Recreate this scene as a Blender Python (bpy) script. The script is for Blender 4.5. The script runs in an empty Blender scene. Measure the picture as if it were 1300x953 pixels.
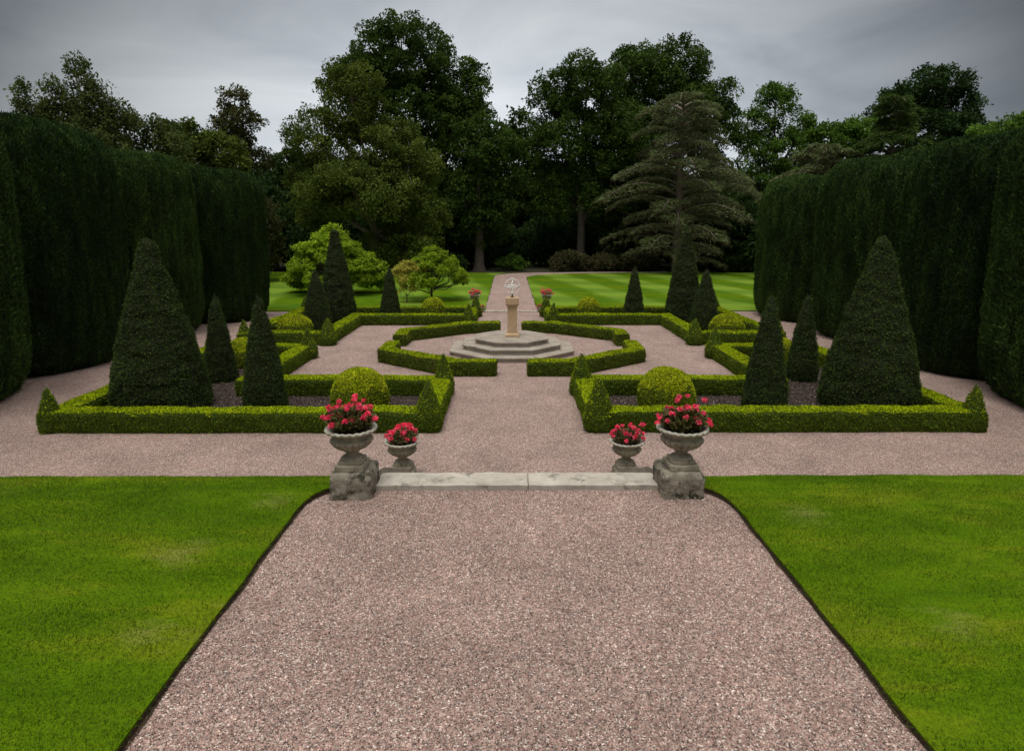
import bpy, math, numpy as np
from math import sin, cos, pi, radians
rng = np.random.default_rng(11)
scene = bpy.context.scene
COL = scene.collection

# ------------------------------------------------------------------ helpers
def hsh(ix, iy, iz, seed):
    h = (ix.astype(np.int64)*374761393 + iy.astype(np.int64)*668265263 + iz.astype(np.int64)*1442695041 + seed*974634777) & 0xffffffff
    h = ((h ^ (h >> 13))*1274126177) & 0xffffffff
    h = (h ^ (h >> 16)) & 0xffffffff
    return h/4294967295.0
def vn(P, s=1.0, seed=0):
    """value noise -1..1; s is a scale or a 3-tuple"""
    Q = P*np.array(s if hasattr(s, '__len__') else (s, s, s)) + 1000.0
    i = np.floor(Q).astype(np.int64); f = Q-i; f = f*f*(3-2*f)
    r = 0
    for dx in (0, 1):
        for dy in (0, 1):
            for dz in (0, 1):
                w = (f[:, 0] if dx else 1-f[:, 0])*(f[:, 1] if dy else 1-f[:, 1])*(f[:, 2] if dz else 1-f[:, 2])
                r = r + w*hsh(i[:, 0]+dx, i[:, 1]+dy, i[:, 2]+dz, seed)
    return r*2-1
def vn3(P, s, seed): return np.stack([vn(P, s, seed), vn(P, s, seed+17), vn(P, s, seed+31)], 1)
def nrm(a): return a/np.maximum(np.linalg.norm(a, axis=1, keepdims=True), 1e-9)

def mk(name, parts, mats, parent=None, loc=None, smooth=True):
    """parts: list of (V, F, material index, tint array or None) -> ONE mesh object"""
    Vs, nv, li, lt, mi, ti = [], 0, [], [], [], []
    for V, F, m, t in parts:
        V = np.asarray(V, dtype=np.float64)
        if isinstance(F, np.ndarray):
            k = F.shape[1]; li.append((F+nv).ravel()); lt.append(np.full(len(F), k)); n = len(F)
        else:
            li.append(np.concatenate([np.asarray(f) for f in F])+nv); lt.append(np.array([len(f) for f in F])); n = len(F)
        mi.append(np.full(n, m)); ti.append(np.full(n, .5) if t is None else np.asarray(t))
        Vs.append(V); nv += len(V)
    V = np.concatenate(Vs); li = np.concatenate(li); lt = np.concatenate(lt); mi = np.concatenate(mi); ti = np.concatenate(ti)
    me = bpy.data.meshes.new(name)
    me.vertices.add(len(V)); me.vertices.foreach_set('co', V.astype(np.float32).ravel())
    me.loops.add(len(li)); me.loops.foreach_set('vertex_index', li.astype(np.int32))
    me.polygons.add(len(lt)); ls = np.concatenate([[0], np.cumsum(lt)[:-1]])
    me.polygons.foreach_set('loop_start', ls.astype(np.int32)); me.polygons.foreach_set('loop_total', lt.astype(np.int32))
    me.polygons.foreach_set('material_index', mi.astype(np.int32))
    me.polygons.foreach_set('use_smooth', np.full(len(lt), bool(smooth)))
    a = me.attributes.new('tint', 'FLOAT', 'FACE'); a.data.foreach_set('value', ti.astype(np.float32))
    for m in (mats if isinstance(mats, (list, tuple)) else [mats]): me.materials.append(m)
    me.update(calc_edges=True); me.validate()
    o = bpy.data.objects.new(name, me); COL.objects.link(o)
    if parent: o.parent = parent
    if loc is not None: o.location = loc
    return o
def tag(o, label=None, cat=None, group=None, kind=None):
    if label: o['label'] = label
    if cat: o['category'] = cat
    if group: o['group'] = group
    if kind: o['kind'] = kind
    return o
def empty(name, loc, label, cat, group=None):
    o = bpy.data.objects.new(name, None); COL.objects.link(o); o.location = loc; o.empty_display_size = .2
    return tag(o, label, cat, group)
def copy_tree(o, parent=None):
    c = o.copy(); COL.objects.link(c); c.parent = parent
    for ch in [x for x in bpy.data.objects if x.parent == o]: copy_tree(ch, c)
    return c

def tris(F):
    return np.concatenate([F[:, [0, 1, 2]], F[:, [0, 2, 3]]]) if F.shape[1] == 4 else F
def scatter(V, F, dens, L, W, nb=1.0, up=0.0, rnd=.8, off=0.0, zmin=None, jit=.35, hr=.5, nzmin=None):
    """diamond leaves scattered over a surface; returns V,F,tint"""
    T = tris(F); a, b, c = V[T[:, 0]], V[T[:, 1]], V[T[:, 2]]
    cr = np.cross(b-a, c-a); ar = np.linalg.norm(cr, axis=1)/2; tot = ar.sum()
    n = int(tot*dens)
    k = rng.choice(len(T), n, p=ar/tot)
    u = rng.random((n, 2)); fl = u.sum(1) > 1; u[fl] = 1-u[fl]
    P = a[k]+(b-a)[k]*u[:, :1]+(c-a)[k]*u[:, 1:]
    N = nrm(cr[k])
    if zmin is not None:
        s = P[:, 2] > zmin; P, N = P[s], N[s]; n = len(P)
    if nzmin is not None:
        s = N[:, 2] > nzmin; P, N = P[s], N[s]; n = len(P)
    d = nrm(N*nb + rng.normal(size=(n, 3))*rnd + np.array([0, 0, up]))
    return leafs(P+N*(off-L*.25+(rng.random((n, 1))-.5)*L*jit*2), d, L, W, None, N, hr)
def leafs(P, d, L, W, tint=None, hint=None, hr=.55):
    n = len(P)
    s = nrm(np.cross(d, rng.normal(size=(n, 3)) if hint is None else hint+rng.normal(size=(n, 3))*hr))
    Ls = L*(.6+.8*rng.random((n, 1))); Ws = W*(.6+.8*rng.random((n, 1)))
    bend = nrm(np.cross(d, s))*Ls*.12
    V = np.stack([P, P+d*Ls*.5+s*Ws*.5-bend, P+d*Ls, P+d*Ls*.5-s*Ws*.5-bend], 1).reshape(-1, 3)
    F = np.arange(n*4).reshape(n, 4)
    return V, F, (rng.random(n) if tint is None else tint)

def lathe(prof, n=24, sq=0.0, flute=None, jitter=0):
    """prof list of (r,z). sq>0 squares the plan a little. returns V,F (quads) closed with small radii"""
    th = np.arange(n)*2*pi/n
    prof = np.array(prof); K = len(prof)
    c, s = np.cos(th), np.sin(th)
    rr = np.ones(n) if sq == 0 else 1/((np.abs(c)**(2+sq)+np.abs(s)**(2+sq))**(1/(2+sq)))
    R = prof[:, 0][:, None]*rr[None]
    if flute is not None: R = R*(1+flute(np.arange(K))[:, None]*np.abs(np.sin(th*10))[None])
    V = np.stack([R*c, R*s, np.repeat(prof[:, 1][:, None], n, 1)], 2).reshape(-1, 3)
    i = np.arange(K-1)[:, None]*n; j = np.arange(n)[None]; j2 = (j+1) % n
    F = np.stack([i+j, i+j2, i+n+j2, i+n+j], 2).reshape(-1, 4)
    return V, F
def resample(prof, step):
    out = [prof[0]]
    for a, b in zip(prof[:-1], prof[1:]):
        d = math.dist(a, b); m = max(1, int(d/step))
        for q in range(1, m+1): out.append((a[0]+(b[0]-a[0])*q/m, a[1]+(b[1]-a[1])*q/m))
    return out
def tube(pts, rad, n=7):
    pts = np.array(pts, float); K = len(pts)
    rad = np.array(rad, float)*np.ones(K)
    t = np.gradient(pts, axis=0); t = nrm(t)
    ref = np.array([0.31, .17, .93]); a = nrm(np.cross(t, ref)+1e-6); b = np.cross(t, a)
    th = np.arange(n)*2*pi/n
    V = (pts[:, None]+rad[:, None, None]*(a[:, None]*np.cos(th)[None, :, None]+b[:, None]*np.sin(th)[None, :, None])).reshape(-1, 3)
    i = np.arange(K-1)[:, None]*n; j = np.arange(n)[None]; j2 = (j+1) % n
    F = np.stack([i+j, i+j2, i+n+j2, i+n+j], 2).reshape(-1, 4)
    return V, F
def merge(L):
    Vs, Fs, n = [], [], 0
    for V, F in L: Vs.append(V); Fs.append(F+n); n += len(V)
    return np.concatenate(Vs), np.concatenate(Fs)
def box(x0, x1, y0, y1, z0, z1, bev=.0, taper=0):
    """bevelled box as quads grid (superfine enough to be displaced later by roughbox)"""
    V = np.array([(x, y, z) for z in (z0, z1) for y in (y0, y1) for x in (x0, x1)], float)
    F = np.array([(0, 2, 3, 1), (4, 5, 7, 6), (0, 1, 5, 4), (2, 6, 7, 3), (0, 4, 6, 2), (1, 3, 7, 5)])
    return V, F
def cubegrid(n, nz=None):
    """surface of the [-1,1] cube as a welded-enough grid (faces separate)"""
    Vs, Fs, c = [], [], 0
    for ax in range(3):
        for sg in (-1, 1):
            m = n
            g = np.linspace(-1, 1, m+1); A, B = np.meshgrid(g, g, indexing='ij')
            P = np.zeros((m+1, m+1, 3)); P[..., ax] = sg; P[..., (ax+1) % 3] = A; P[..., (ax+2) % 3] = B
            i = np.arange(m)[:, None]*(m+1); j = np.arange(m)[None]
            f = np.stack([i+j, i+m+1+j, i+m+2+j, i+1+j], 2).reshape(-1, 4)
            if sg < 0: f = f[:, ::-1]
            Vs.append(P.reshape(-1, 3)); Fs.append(f+c); c += (m+1)**2
    return np.concatenate(Vs), np.concatenate(Fs)
def roughbox(x0, x1, y0, y1, z0, z1, n=14, p=14, amp=.01, sc=8, seed=0):
    V, F = cubegrid(n)
    q = V/((np.abs(V)**p).sum(1)**(1/p))[:, None]
    C = np.array([(x0+x1)/2, (y0+y1)/2, (z0+z1)/2]); H = np.array([(x1-x0)/2, (y1-y0)/2, (z1-z0)/2])
    P = C+q*H
    P = P+vn3(P, sc, seed)*amp+vn3(P, sc*3.1, seed+5)*amp*.4
    return P, F

# ------------------------------------------------------------------ materials
def mat(name):
    m = bpy.data.materials.new(name); m.use_nodes = True; nt = m.node_tree
    b = nt.nodes['Principled BSDF']; return m, nt, b
def N(nt, t, **kw):
    n = nt.nodes.new(t)
    for k, v in kw.items(): setattr(n, k, v)
    return n
def ramp(nt, stops, interp='LINEAR'):
    r = N(nt, 'ShaderNodeValToRGB'); r.color_ramp.interpolation = interp
    e = r.color_ramp.elements
    e[0].position, e[0].color = stops[0][0], (*stops[0][1], 1)
    e[1].position, e[1].color = stops[-1][0], (*stops[-1][1], 1)
    for p, c in stops[1:-1]:
        x = e.new(p); x.color = (*c, 1)
    return r
def noise(nt, scale, detail=4, rough=.55, vec=None, dist=0):
    n = N(nt, 'ShaderNodeTexNoise'); n.inputs['Scale'].default_value = scale; n.inputs['Detail'].default_value = detail
    n.inputs['Roughness'].default_value = rough; n.inputs['Distortion'].default_value = dist
    if vec: nt.links.new(vec, n.inputs['Vector'])
    return n
def mix(nt, fac, a, b, mode='MIX'):
    m = N(nt, 'ShaderNodeMix', data_type='RGBA', blend_type=mode)
    for i, x in ((0, fac), (6, a), (7, b)):
        if isinstance(x, (int, float)): m.inputs[i].default_value = x
        elif isinstance(x, tuple): m.inputs[i].default_value = (*x, 1)
        else: nt.links.new(x, m.inputs[i])
    return m.outputs[2]
def wpos(nt): return N(nt, 'ShaderNodeNewGeometry').outputs['Position']
def leafmat(name, dark, mid, light, trans=.3, rough=.5, spec=.3, patch=.6, patchcol=None):
    m, nt, b = mat(name)
    at = N(nt, 'ShaderNodeAttribute', attribute_name='tint')
    r = ramp(nt, [(0, dark), (.55, mid), (1, light)]); nt.links.new(at.outputs['Fac'], r.inputs['Fac'])
    col = r.outputs['Color']
    nz = noise(nt, patch, 3, .6, wpos(nt))
    rr = ramp(nt, [(.3, (.72, .72, .72)), (.7, (1.2, 1.2, 1.2))]); nt.links.new(nz.outputs['Fac'], rr.inputs['Fac'])
    col = mix(nt, 1.0, col, rr.outputs['Color'], 'MULTIPLY')
    if patchcol:
        n2 = noise(nt, patch*1.7+.3, 4, .65, wpos(nt)); r2 = ramp(nt, [(.56, (0, 0, 0)), (.7, (1, 1, 1))])
        nt.links.new(n2.outputs['Fac'], r2.inputs['Fac']); col = mix(nt, r2.outputs['Color'], col, patchcol)
    nt.links.new(col, b.inputs['Base Color']); b.inputs['Roughness'].default_value = rough
    b.inputs['Specular IOR Level'].default_value = spec
    t = N(nt, 'ShaderNodeBsdfTranslucent'); nt.links.new(col, t.inputs['Color'])
    ms = N(nt, 'ShaderNodeMixShader'); ms.inputs[0].default_value = trans
    nt.links.new(b.outputs[0], ms.inputs[1]); nt.links.new(t.outputs[0], ms.inputs[2])
    nt.links.new(ms.outputs[0], nt.nodes['Material Output'].inputs['Surface'])
    return m
def plainmat(name, c1, c2, scale=6, rough=.8, bump=.2, bscale=None, spots=None, metallic=0):
    m, nt, b = mat(name); p = wpos(nt)
    n = noise(nt, scale, 6, .62, p); r = ramp(nt, [(.3, c1), (.7, c2)]); nt.links.new(n.outputs['Fac'], r.inputs['Fac'])
    col = r.outputs['Color']
    for sp in (spots or []):
        sc, lo, hi, c = sp
        n2 = noise(nt, sc, 5, .7, p, .3); r2 = ramp(nt, [(lo, (0, 0, 0)), (hi, (1, 1, 1))]); nt.links.new(n2.outputs['Fac'], r2.inputs['Fac'])
        col = mix(nt, r2.outputs['Color'], col, c)
    nt.links.new(col, b.inputs['Base Color']); b.inputs['Roughness'].default_value = rough; b.inputs['Metallic'].default_value = metallic
    b.inputs['Specular IOR Level'].default_value = .25
    if bump:
        n3 = noise(nt, bscale or scale*6, 5, .7, p); bu = N(nt, 'ShaderNodeBump'); bu.inputs['Strength'].default_value = bump
        bu.inputs['Distance'].default_value = .02
        nt.links.new(n3.outputs['Fac'], bu.inputs['Height']); nt.links.new(bu.outputs[0], b.inputs['Normal'])
    return m

M = {}
M['box'] = leafmat('box_leaf', (.05, .09, .005), (.12, .185, .007), (.22, .29, .014), .3, .6, .12, patch=1.3, patchcol=(.15, .19, .012))
M['boxold'] = leafmat('box_leaf_bronzed', (.07, .105, .010), (.125, .175, .012), (.20, .245, .02), .3, .6, .12, patch=1.6, patchcol=(.16, .115, .03))
M['shoot'] = leafmat('fresh_box_shoots', (.30, .40, .002), (.44, .57, .003), (.66, .68, .01), .3, .6, .12, patch=1.8)  # hedge-top leaves: new growth plus overhead light painted into the colour
M['goldshoot'] = leafmat('fresh_golden_shoots', (.40, .46, .004), (.56, .64, .01), (.78, .75, .04), .3, .6, .12, patch=1.8)  # dome-top leaves: golden new growth, brightened to paint in the light from above
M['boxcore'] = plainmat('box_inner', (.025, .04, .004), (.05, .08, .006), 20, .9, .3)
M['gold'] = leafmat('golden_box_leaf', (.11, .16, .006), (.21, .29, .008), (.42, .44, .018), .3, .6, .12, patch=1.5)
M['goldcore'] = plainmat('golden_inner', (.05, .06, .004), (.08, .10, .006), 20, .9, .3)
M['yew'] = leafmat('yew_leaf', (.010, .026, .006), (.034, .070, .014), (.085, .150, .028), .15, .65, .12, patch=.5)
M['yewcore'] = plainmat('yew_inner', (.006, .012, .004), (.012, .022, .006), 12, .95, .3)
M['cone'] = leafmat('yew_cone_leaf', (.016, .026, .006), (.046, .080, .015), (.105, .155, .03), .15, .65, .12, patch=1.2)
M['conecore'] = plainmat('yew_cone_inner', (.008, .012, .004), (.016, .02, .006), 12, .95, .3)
M['bark'] = plainmat('bark', (.05, .04, .03), (.12, .10, .08), 5, .9, .6, 20)
M['palebark'] = plainmat('pale_bark', (.14, .11, .085), (.22, .18, .14), 5, .9, .5, 20)
def tree_mat(n, d, m_, l): M[n] = leafmat(n, d, m_, tuple(.5*a+.5*b for a, b in zip(m_, l)), .3, .75, .08, patch=.25)
tree_mat('oak_leaf', (0.019, 0.042, 0.006), (0.058, 0.103, 0.016), (0.138, 0.207, 0.033))
tree_mat('lime_leaf', (0.038, 0.061, 0.009), (0.104, 0.142, 0.023), (0.213, 0.266, 0.048))
tree_mat('dark_leaf', (0.018, 0.039, 0.011), (0.036, 0.070, 0.017), (0.072, 0.119, 0.029))
tree_mat('mid_leaf', (0.032, 0.078, 0.010), (0.087, 0.163, 0.020), (0.189, 0.310, 0.043))
tree_mat('brown_leaf', (0.045, 0.050, 0.018), (0.085, 0.090, 0.030), (0.150, 0.154, 0.050))
tree_mat('maple_leaf', (0.127, 0.200, 0.012), (0.276, 0.400, 0.022), (0.529, 0.675, 0.060))
tree_mat('yellow_leaf', (.22, .24, .03), (.50, .46, .08), (.75, .60, .16))
tree_mat('bush_leaf', (.04, .042, .018), (.09, .088, .035), (.17, .15, .065))
tree_mat('cedar_leaf', (0.066, 0.091, 0.032), (0.155, 0.194, 0.076), (0.298, 0.364, 0.161))
tree_mat('twig_leaf', (0.045, 0.065, 0.018), (0.090, 0.121, 0.031), (0.165, 0.194, 0.052))
tree_mat('cedar_twig', (0.081, 0.063, 0.035), (0.161, 0.132, 0.077), (0.253, 0.218, 0.132))
tree_mat('conifer_leaf', (0.039, 0.072, 0.018), (0.078, 0.130, 0.026), (0.143, 0.208, 0.048))
M['geranium'] = leafmat('geranium_leaf', (.05, .05, .015), (.11, .12, .03), (.20, .15, .06), .2, .5, patch=6)
M['petal'] = leafmat('geranium_petal', (.85, .03, .10), (.95, .08, .17), (.98, .2, .3), .35, .5, patch=8)
M['grass'] = leafmat('grass_blade', (.025, .07, .002), (.08, .145, .004), (.20, .25, .03), .3, .6, .12, patch=1.5, patchcol=(.15, .17, .02))

def lawn_mat(name, stripes):
    m, nt, b = mat(name); p = wpos(nt)
    mpx = N(nt, 'ShaderNodeMapping'); mpx.inputs['Scale'].default_value = (.45, 1.5, 1); nt.links.new(p, mpx.inputs[0])
    n = noise(nt, 1.3, 6, .68, mpx.outputs[0], .3); r = ramp(nt, [(.30, (.045, .10, .002)), (.5, (.078, .145, .003)), (.64, (.125, .17, .006)), (.76, (.21, .20, .04))]); nt.links.new(n.outputs['Fac'], r.inputs['Fac'])
    col = r.outputs['Color']
    if stripes:
        sx = N(nt, 'ShaderNodeSeparateXYZ'); nt.links.new(p, sx.inputs[0])
        def band(ax, ay, per, sharp, seed):
            a1 = N(nt, 'ShaderNodeMath', operation='MULTIPLY'); a1.inputs[1].default_value = ax*2*pi/per; nt.links.new(sx.outputs[0], a1.inputs[0])
            a2 = N(nt, 'ShaderNodeMath', operation='MULTIPLY'); a2.inputs[1].default_value = ay*2*pi/per; nt.links.new(sx.outputs[1], a2.inputs[0])
            s = N(nt, 'ShaderNodeMath', operation='ADD'); nt.links.new(a1.outputs[0], s.inputs[0]); nt.links.new(a2.outputs[0], s.inputs[1])
            nn = noise(nt, .35, 2, .5, p); w = N(nt, 'ShaderNodeMath', operation='MULTIPLY_ADD'); w.inputs[1].default_value = 1.6
            nt.links.new(nn.outputs['Fac'], w.inputs[0]); nt.links.new(s.outputs[0], w.inputs[2])
            si = N(nt, 'ShaderNodeMath', operation='SINE'); nt.links.new(w.outputs[0], si.inputs[0])
            q = N(nt, 'ShaderNodeMath', operation='MULTIPLY_ADD'); q.inputs[1].default_value = sharp; q.inputs[2].default_value = .5; q.use_clamp = True
            nt.links.new(si.outputs[0], q.inputs[0]); return q.outputs[0]
        b1 = band(1, .18, 4.2, 1.1, 0)
        col = mix(nt, b1, col, (.155, .245, .025))
        b2 = band(.12, 1, 5.0, .7, 1)
        mm = N(nt, 'ShaderNodeMath', operation='MULTIPLY'); mm.inputs[1].default_value = .45; nt.links.new(b2, mm.inputs[0])
        col = mix(nt, mm.outputs[0], col, (.045, .115, .010))
    if not stripes:
        for cx_, cy_, rad_ in ((-2.62, 6.42, .42), (-3.1, 5.3, .5), (3.0, 6.1, .5), (-2.75, 4.2, .35), (3.3, 4.3, .45)):
            vs_ = N(nt, 'ShaderNodeVectorMath', operation='DISTANCE'); nt.links.new(p, vs_.inputs[0]); vs_.inputs[1].default_value = (cx_, cy_, 1.2)
            dn = noise(nt, 7, 4, .7, mpx.outputs[0]); ad = N(nt, 'ShaderNodeMath', operation='MULTIPLY_ADD'); ad.inputs[1].default_value = rad_*2.2; nt.links.new(dn.outputs['Fac'], ad.inputs[0]); nt.links.new(vs_.outputs['Value'], ad.inputs[2])
            rr_ = ramp(nt, [(rad_*.95, (.42, .42, .42)), (rad_*1.7, (0, 0, 0))]); nt.links.new(ad.outputs[0], rr_.inputs['Fac'])
            col = mix(nt, rr_.outputs['Color'], col, (.26, .235, .07))
    fn = noise(nt, 45, 4, .7, p); rf = ramp(nt, [(.3, (.62, .62, .62)), (.7, (1.25, 1.25, 1.25))]); nt.links.new(fn.outputs['Fac'], rf.inputs['Fac'])
    col = mix(nt, 1.0, col, rf.outputs['Color'], 'MULTIPLY')
    nt.links.new(col, b.inputs['Base Color']); b.inputs['Roughness'].default_value = .9; b.inputs['Specular IOR Level'].default_value = .02
    bu = N(nt, 'ShaderNodeBump'); bu.inputs['Strength'].default_value = .5; bu.inputs['Distance'].default_value = .02
    nt.links.new(fn.outputs['Fac'], bu.inputs['Height']); nt.links.new(bu.outputs[0], b.inputs['Normal'])
    return m
M['lawn'] = lawn_mat('terrace_lawn_turf', False); M['farlawn'] = lawn_mat('striped_lawn_turf', True)

def gravel_mat(name, use_attr=False):
    m, nt, b = mat(name); p = wpos(nt)
    stops = [(0, (.05, .038, .032)), (.12, (.12, .085, .07)), (.26, (.255, .165, .138)), (.44, (.38, .24, .20)), (.62, (.445, .30, .25)), (.76, (.28, .245, .21)), (.88, (.50, .385, .325)), (.96, (.68, .58, .50)), (1, (.92, .86, .78))]
    if use_attr:
        at = N(nt, 'ShaderNodeAttribute', attribute_name='tint'); r = ramp(nt, stops); nt.links.new(at.outputs['Fac'], r.inputs['Fac']); col = r.outputs['Color']
    else:
        v = N(nt, 'ShaderNodeTexVoronoi'); v.inputs['Scale'].default_value = 105; nt.links.new(p, v.inputs['Vector'])
        sp = N(nt, 'ShaderNodeSeparateColor'); nt.links.new(v.outputs['Color'], sp.inputs[0])
        r = ramp(nt, stops); nt.links.new(sp.outputs[0], r.inputs['Fac']); col = r.outputs['Color']
        v2 = N(nt, 'ShaderNodeTexVoronoi'); v2.inputs['Scale'].default_value = 42; nt.links.new(p, v2.inputs['Vector'])
        s2 = N(nt, 'ShaderNodeSeparateColor'); nt.links.new(v2.outputs['Color'], s2.inputs[0])
        r2 = ramp(nt, [(0, (.72, .72, .74)), (1, (1.28, 1.26, 1.26))]); nt.links.new(s2.outputs[0], r2.inputs['Fac'])
        col = mix(nt, 1.0, col, r2.outputs['Color'], 'MULTIPLY')
        bu = N(nt, 'ShaderNodeBump'); bu.inputs['Strength'].default_value = .8; bu.inputs['Distance'].default_value = .012; bu.invert = True
        nt.links.new(v.outputs['Distance'], bu.inputs['Height']); nt.links.new(bu.outputs[0], b.inputs['Normal'])
    n = noise(nt, .8, 6, .68, p, .4); rn = ramp(nt, [(.3, (.74, .72, .70)), (.5, (.94, .92, .91)), (.72, (1.14, 1.11, 1.09))]); nt.links.new(n.outputs['Fac'], rn.inputs['Fac'])
    col = mix(nt, 1.0, col, rn.outputs['Color'], 'MULTIPLY')
    nt.links.new(col, b.inputs['Base Color']); b.inputs['Roughness'].default_value = .75; b.inputs['Specular IOR Level'].default_value = .25
    return m
M['gravel'] = gravel_mat('pink_gravel'); M['pebble'] = gravel_mat('pink_pebbles', True)
M['soil'] = plainmat('bark_mulch', (.016, .010, .008), (.075, .052, .042), 22, .95, .9, 60, [(70, .68, .72, (.35, .32, .30))])
M['chips'] = leafmat('bark_chips', (.022, .014, .011), (.085, .058, .046), (.30, .25, .22), 0, .8, patch=4)
M['edge'] = plainmat('turf_edge_soil', (.030, .019, .012), (.085, .055, .032), 30, .95, .9, 60)
M['floor'] = plainmat('woodland_floor', (.02, .018, .01), (.05, .05, .02), 2, .95, .4, 12)
M['slab'] = plainmat('pale_paving_stone', (.34, .30, .245), (.54, .49, .42), 3, .75, .35, 40, [(4.5, .52, .66, (.20, .18, .14)), (9, .62, .72, (.60, .58, .53)), (1.1, .50, .75, (.38, .35, .29))])
M['plinth'] = plainmat('weathered_step_stone', (.24, .20, .16), (.40, .35, .29), 2.5, .8, .35, 30, [(5, .55, .66, (.15, .125, .095)), (12, .64, .72, (.55, .52, .46))])
M['sand'] = plainmat('tan_sandstone', (.44, .30, .17), (.56, .40, .25), 4, .8, .2, 40, [(9, .62, .72, (.34, .24, .14))])
M['urn'] = plainmat('weathered_urn_stone', (.19, .165, .115), (.37, .33, .25), 7, .85, .4, 70, [(9, .56, .68, (.11, .10, .06)), (22, .60, .68, (.46, .44, .37))])
M['urnrim'] = plainmat('lichened_urn_rim', (.27, .25, .19), (.50, .48, .40), 14, .85, .4, 70, [(20, .58, .68, (.14, .13, .09))])
M['block'] = plainmat('mossy_rough_stone', (.15, .13, .095), (.36, .32, .25), 7, .9, .8, 45, [(5.5, .5, .6, (.05, .047, .03)), (16, .62, .67, (.62, .60, .55)), (4, .6, .7, (.10, .10, .04))])
M['metal'] = plainmat('pale_metal', (.72, .71, .67), (.88, .87, .82), 20, .4, 0)
M['lead'] = plainmat('dark_metal', (.05, .05, .05), (.09, .09, .085), 20, .5, 0, metallic=.6)

# ------------------------------------------------------------------ ground, terraces, paths, lawns
def sheet(name, pts, z, m, kind='structure'):
    V = [(x, y, z) for x, y in pts]
    a = sum(pts[i][0]*pts[(i+1) % len(pts)][1]-pts[(i+1) % len(pts)][0]*pts[i][1] for i in range(len(pts)))
    f = list(range(len(V)));  f = f if a > 0 else f[::-1]
    return tag(mk(name, [(V, [f], 0, None)], m, smooth=False), kind=kind)
def rect(x0, x1, y0, y1): return [(x0, y0), (x1, y0), (x1, y1), (x0, y1)]
sheet('ground', rect(-900, 900, -60, 1500), -.06, M['floor'])
sheet('gravel_court', rect(-30, 30, 7.3, 30.3), 0, M['gravel'])
# far path running to the wood, bending right at its end
L_ = [(-1.28, 30.3)]; R_ = [(1.32, 30.3)]
for i in range(1, 30):
    y = 30.3+i*.8; w = .04*sin(i*1.3)
    if y < 50.5: L_.append((-1.28+w, y)); R_.append((1.32+w, y))
bend_l = [(-1.3, 51.5), (-1.1, 53.0), (-.2, 54.6), (2.0, 55.6), (7, 56.3), (14, 56.9)]
bend_r = [(14, 55.2), (7.5, 54.6), (3.8, 53.6), (2.1, 52.2), (1.5, 51)]
sheet('gravel_path', L_+bend_l+bend_r+R_[::-1], -.01, M['gravel'])
def turf(name, pts, z0, z1, m, med):
    """turf slab with a soil edge"""
    n = len(pts); P = np.array(pts)
    a = sum(pts[i][0]*pts[(i+1) % n][1]-pts[(i+1) % n][0]*pts[i][1] for i in range(n))
    if a < 0: P = P[::-1]
    V = [(x, y, z1) for x, y in P]+[(x, y, z1-.012) for x, y in P]
    cen = P.mean(0); V += [(x, y, z0) for x, y in P]
    F = [list(range(n))]; top = [np.array(F[0])]
    e1 = [[i, i+n, (i+1) % n+n, (i+1) % n] for i in range(n)]; e2 = [[i+n, i+2*n, (i+1) % n+2*n, (i+1) % n+n] for i in range(n)]
    o = mk(name, [(V, F, 0, None), (V, e1, 0, None), (V, e2, 1, None)], [m, med], smooth=False)
    return tag(o, kind='structure')
def wob(a, b, n, amp, seed):
    t = np.linspace(0, 1, n); P = np.array(a)[None]*(1-t)[:, None]+np.array(b)[None]*t[:, None]
    d = np.array(b, float)-np.array(a); q = np.array([-d[1], d[0]])/np.linalg.norm(d)
    w = vn(np.stack([t*np.linalg.norm(d)*2.2, t*0, t*0], 1), 1, seed)*amp+vn(np.stack([t*np.linalg.norm(d)*9, t*0, t*0], 1), 1, seed+3)*amp*.4
    return [tuple(x) for x in P+q*w[:, None]]
# far lawns
turf('lawn', wob((1.32, 30.36), (1.32, 50.6), 60, .03, 1)+bend_r[::-1]+[(14, 55.2), (26, 54.5), (34, 52), (36, 30.36)], -.05, .03, M['farlawn'], M['edge'])
turf('lawn', wob((-1.28, 30.36), (-1.28, 51), 60, .03, 2)+bend_l[:3]+[(-8, 55.5), (-22, 56), (-36, 52), (-36, 30.36)], -.05, .03, M['farlawn'], M['edge'])
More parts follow.
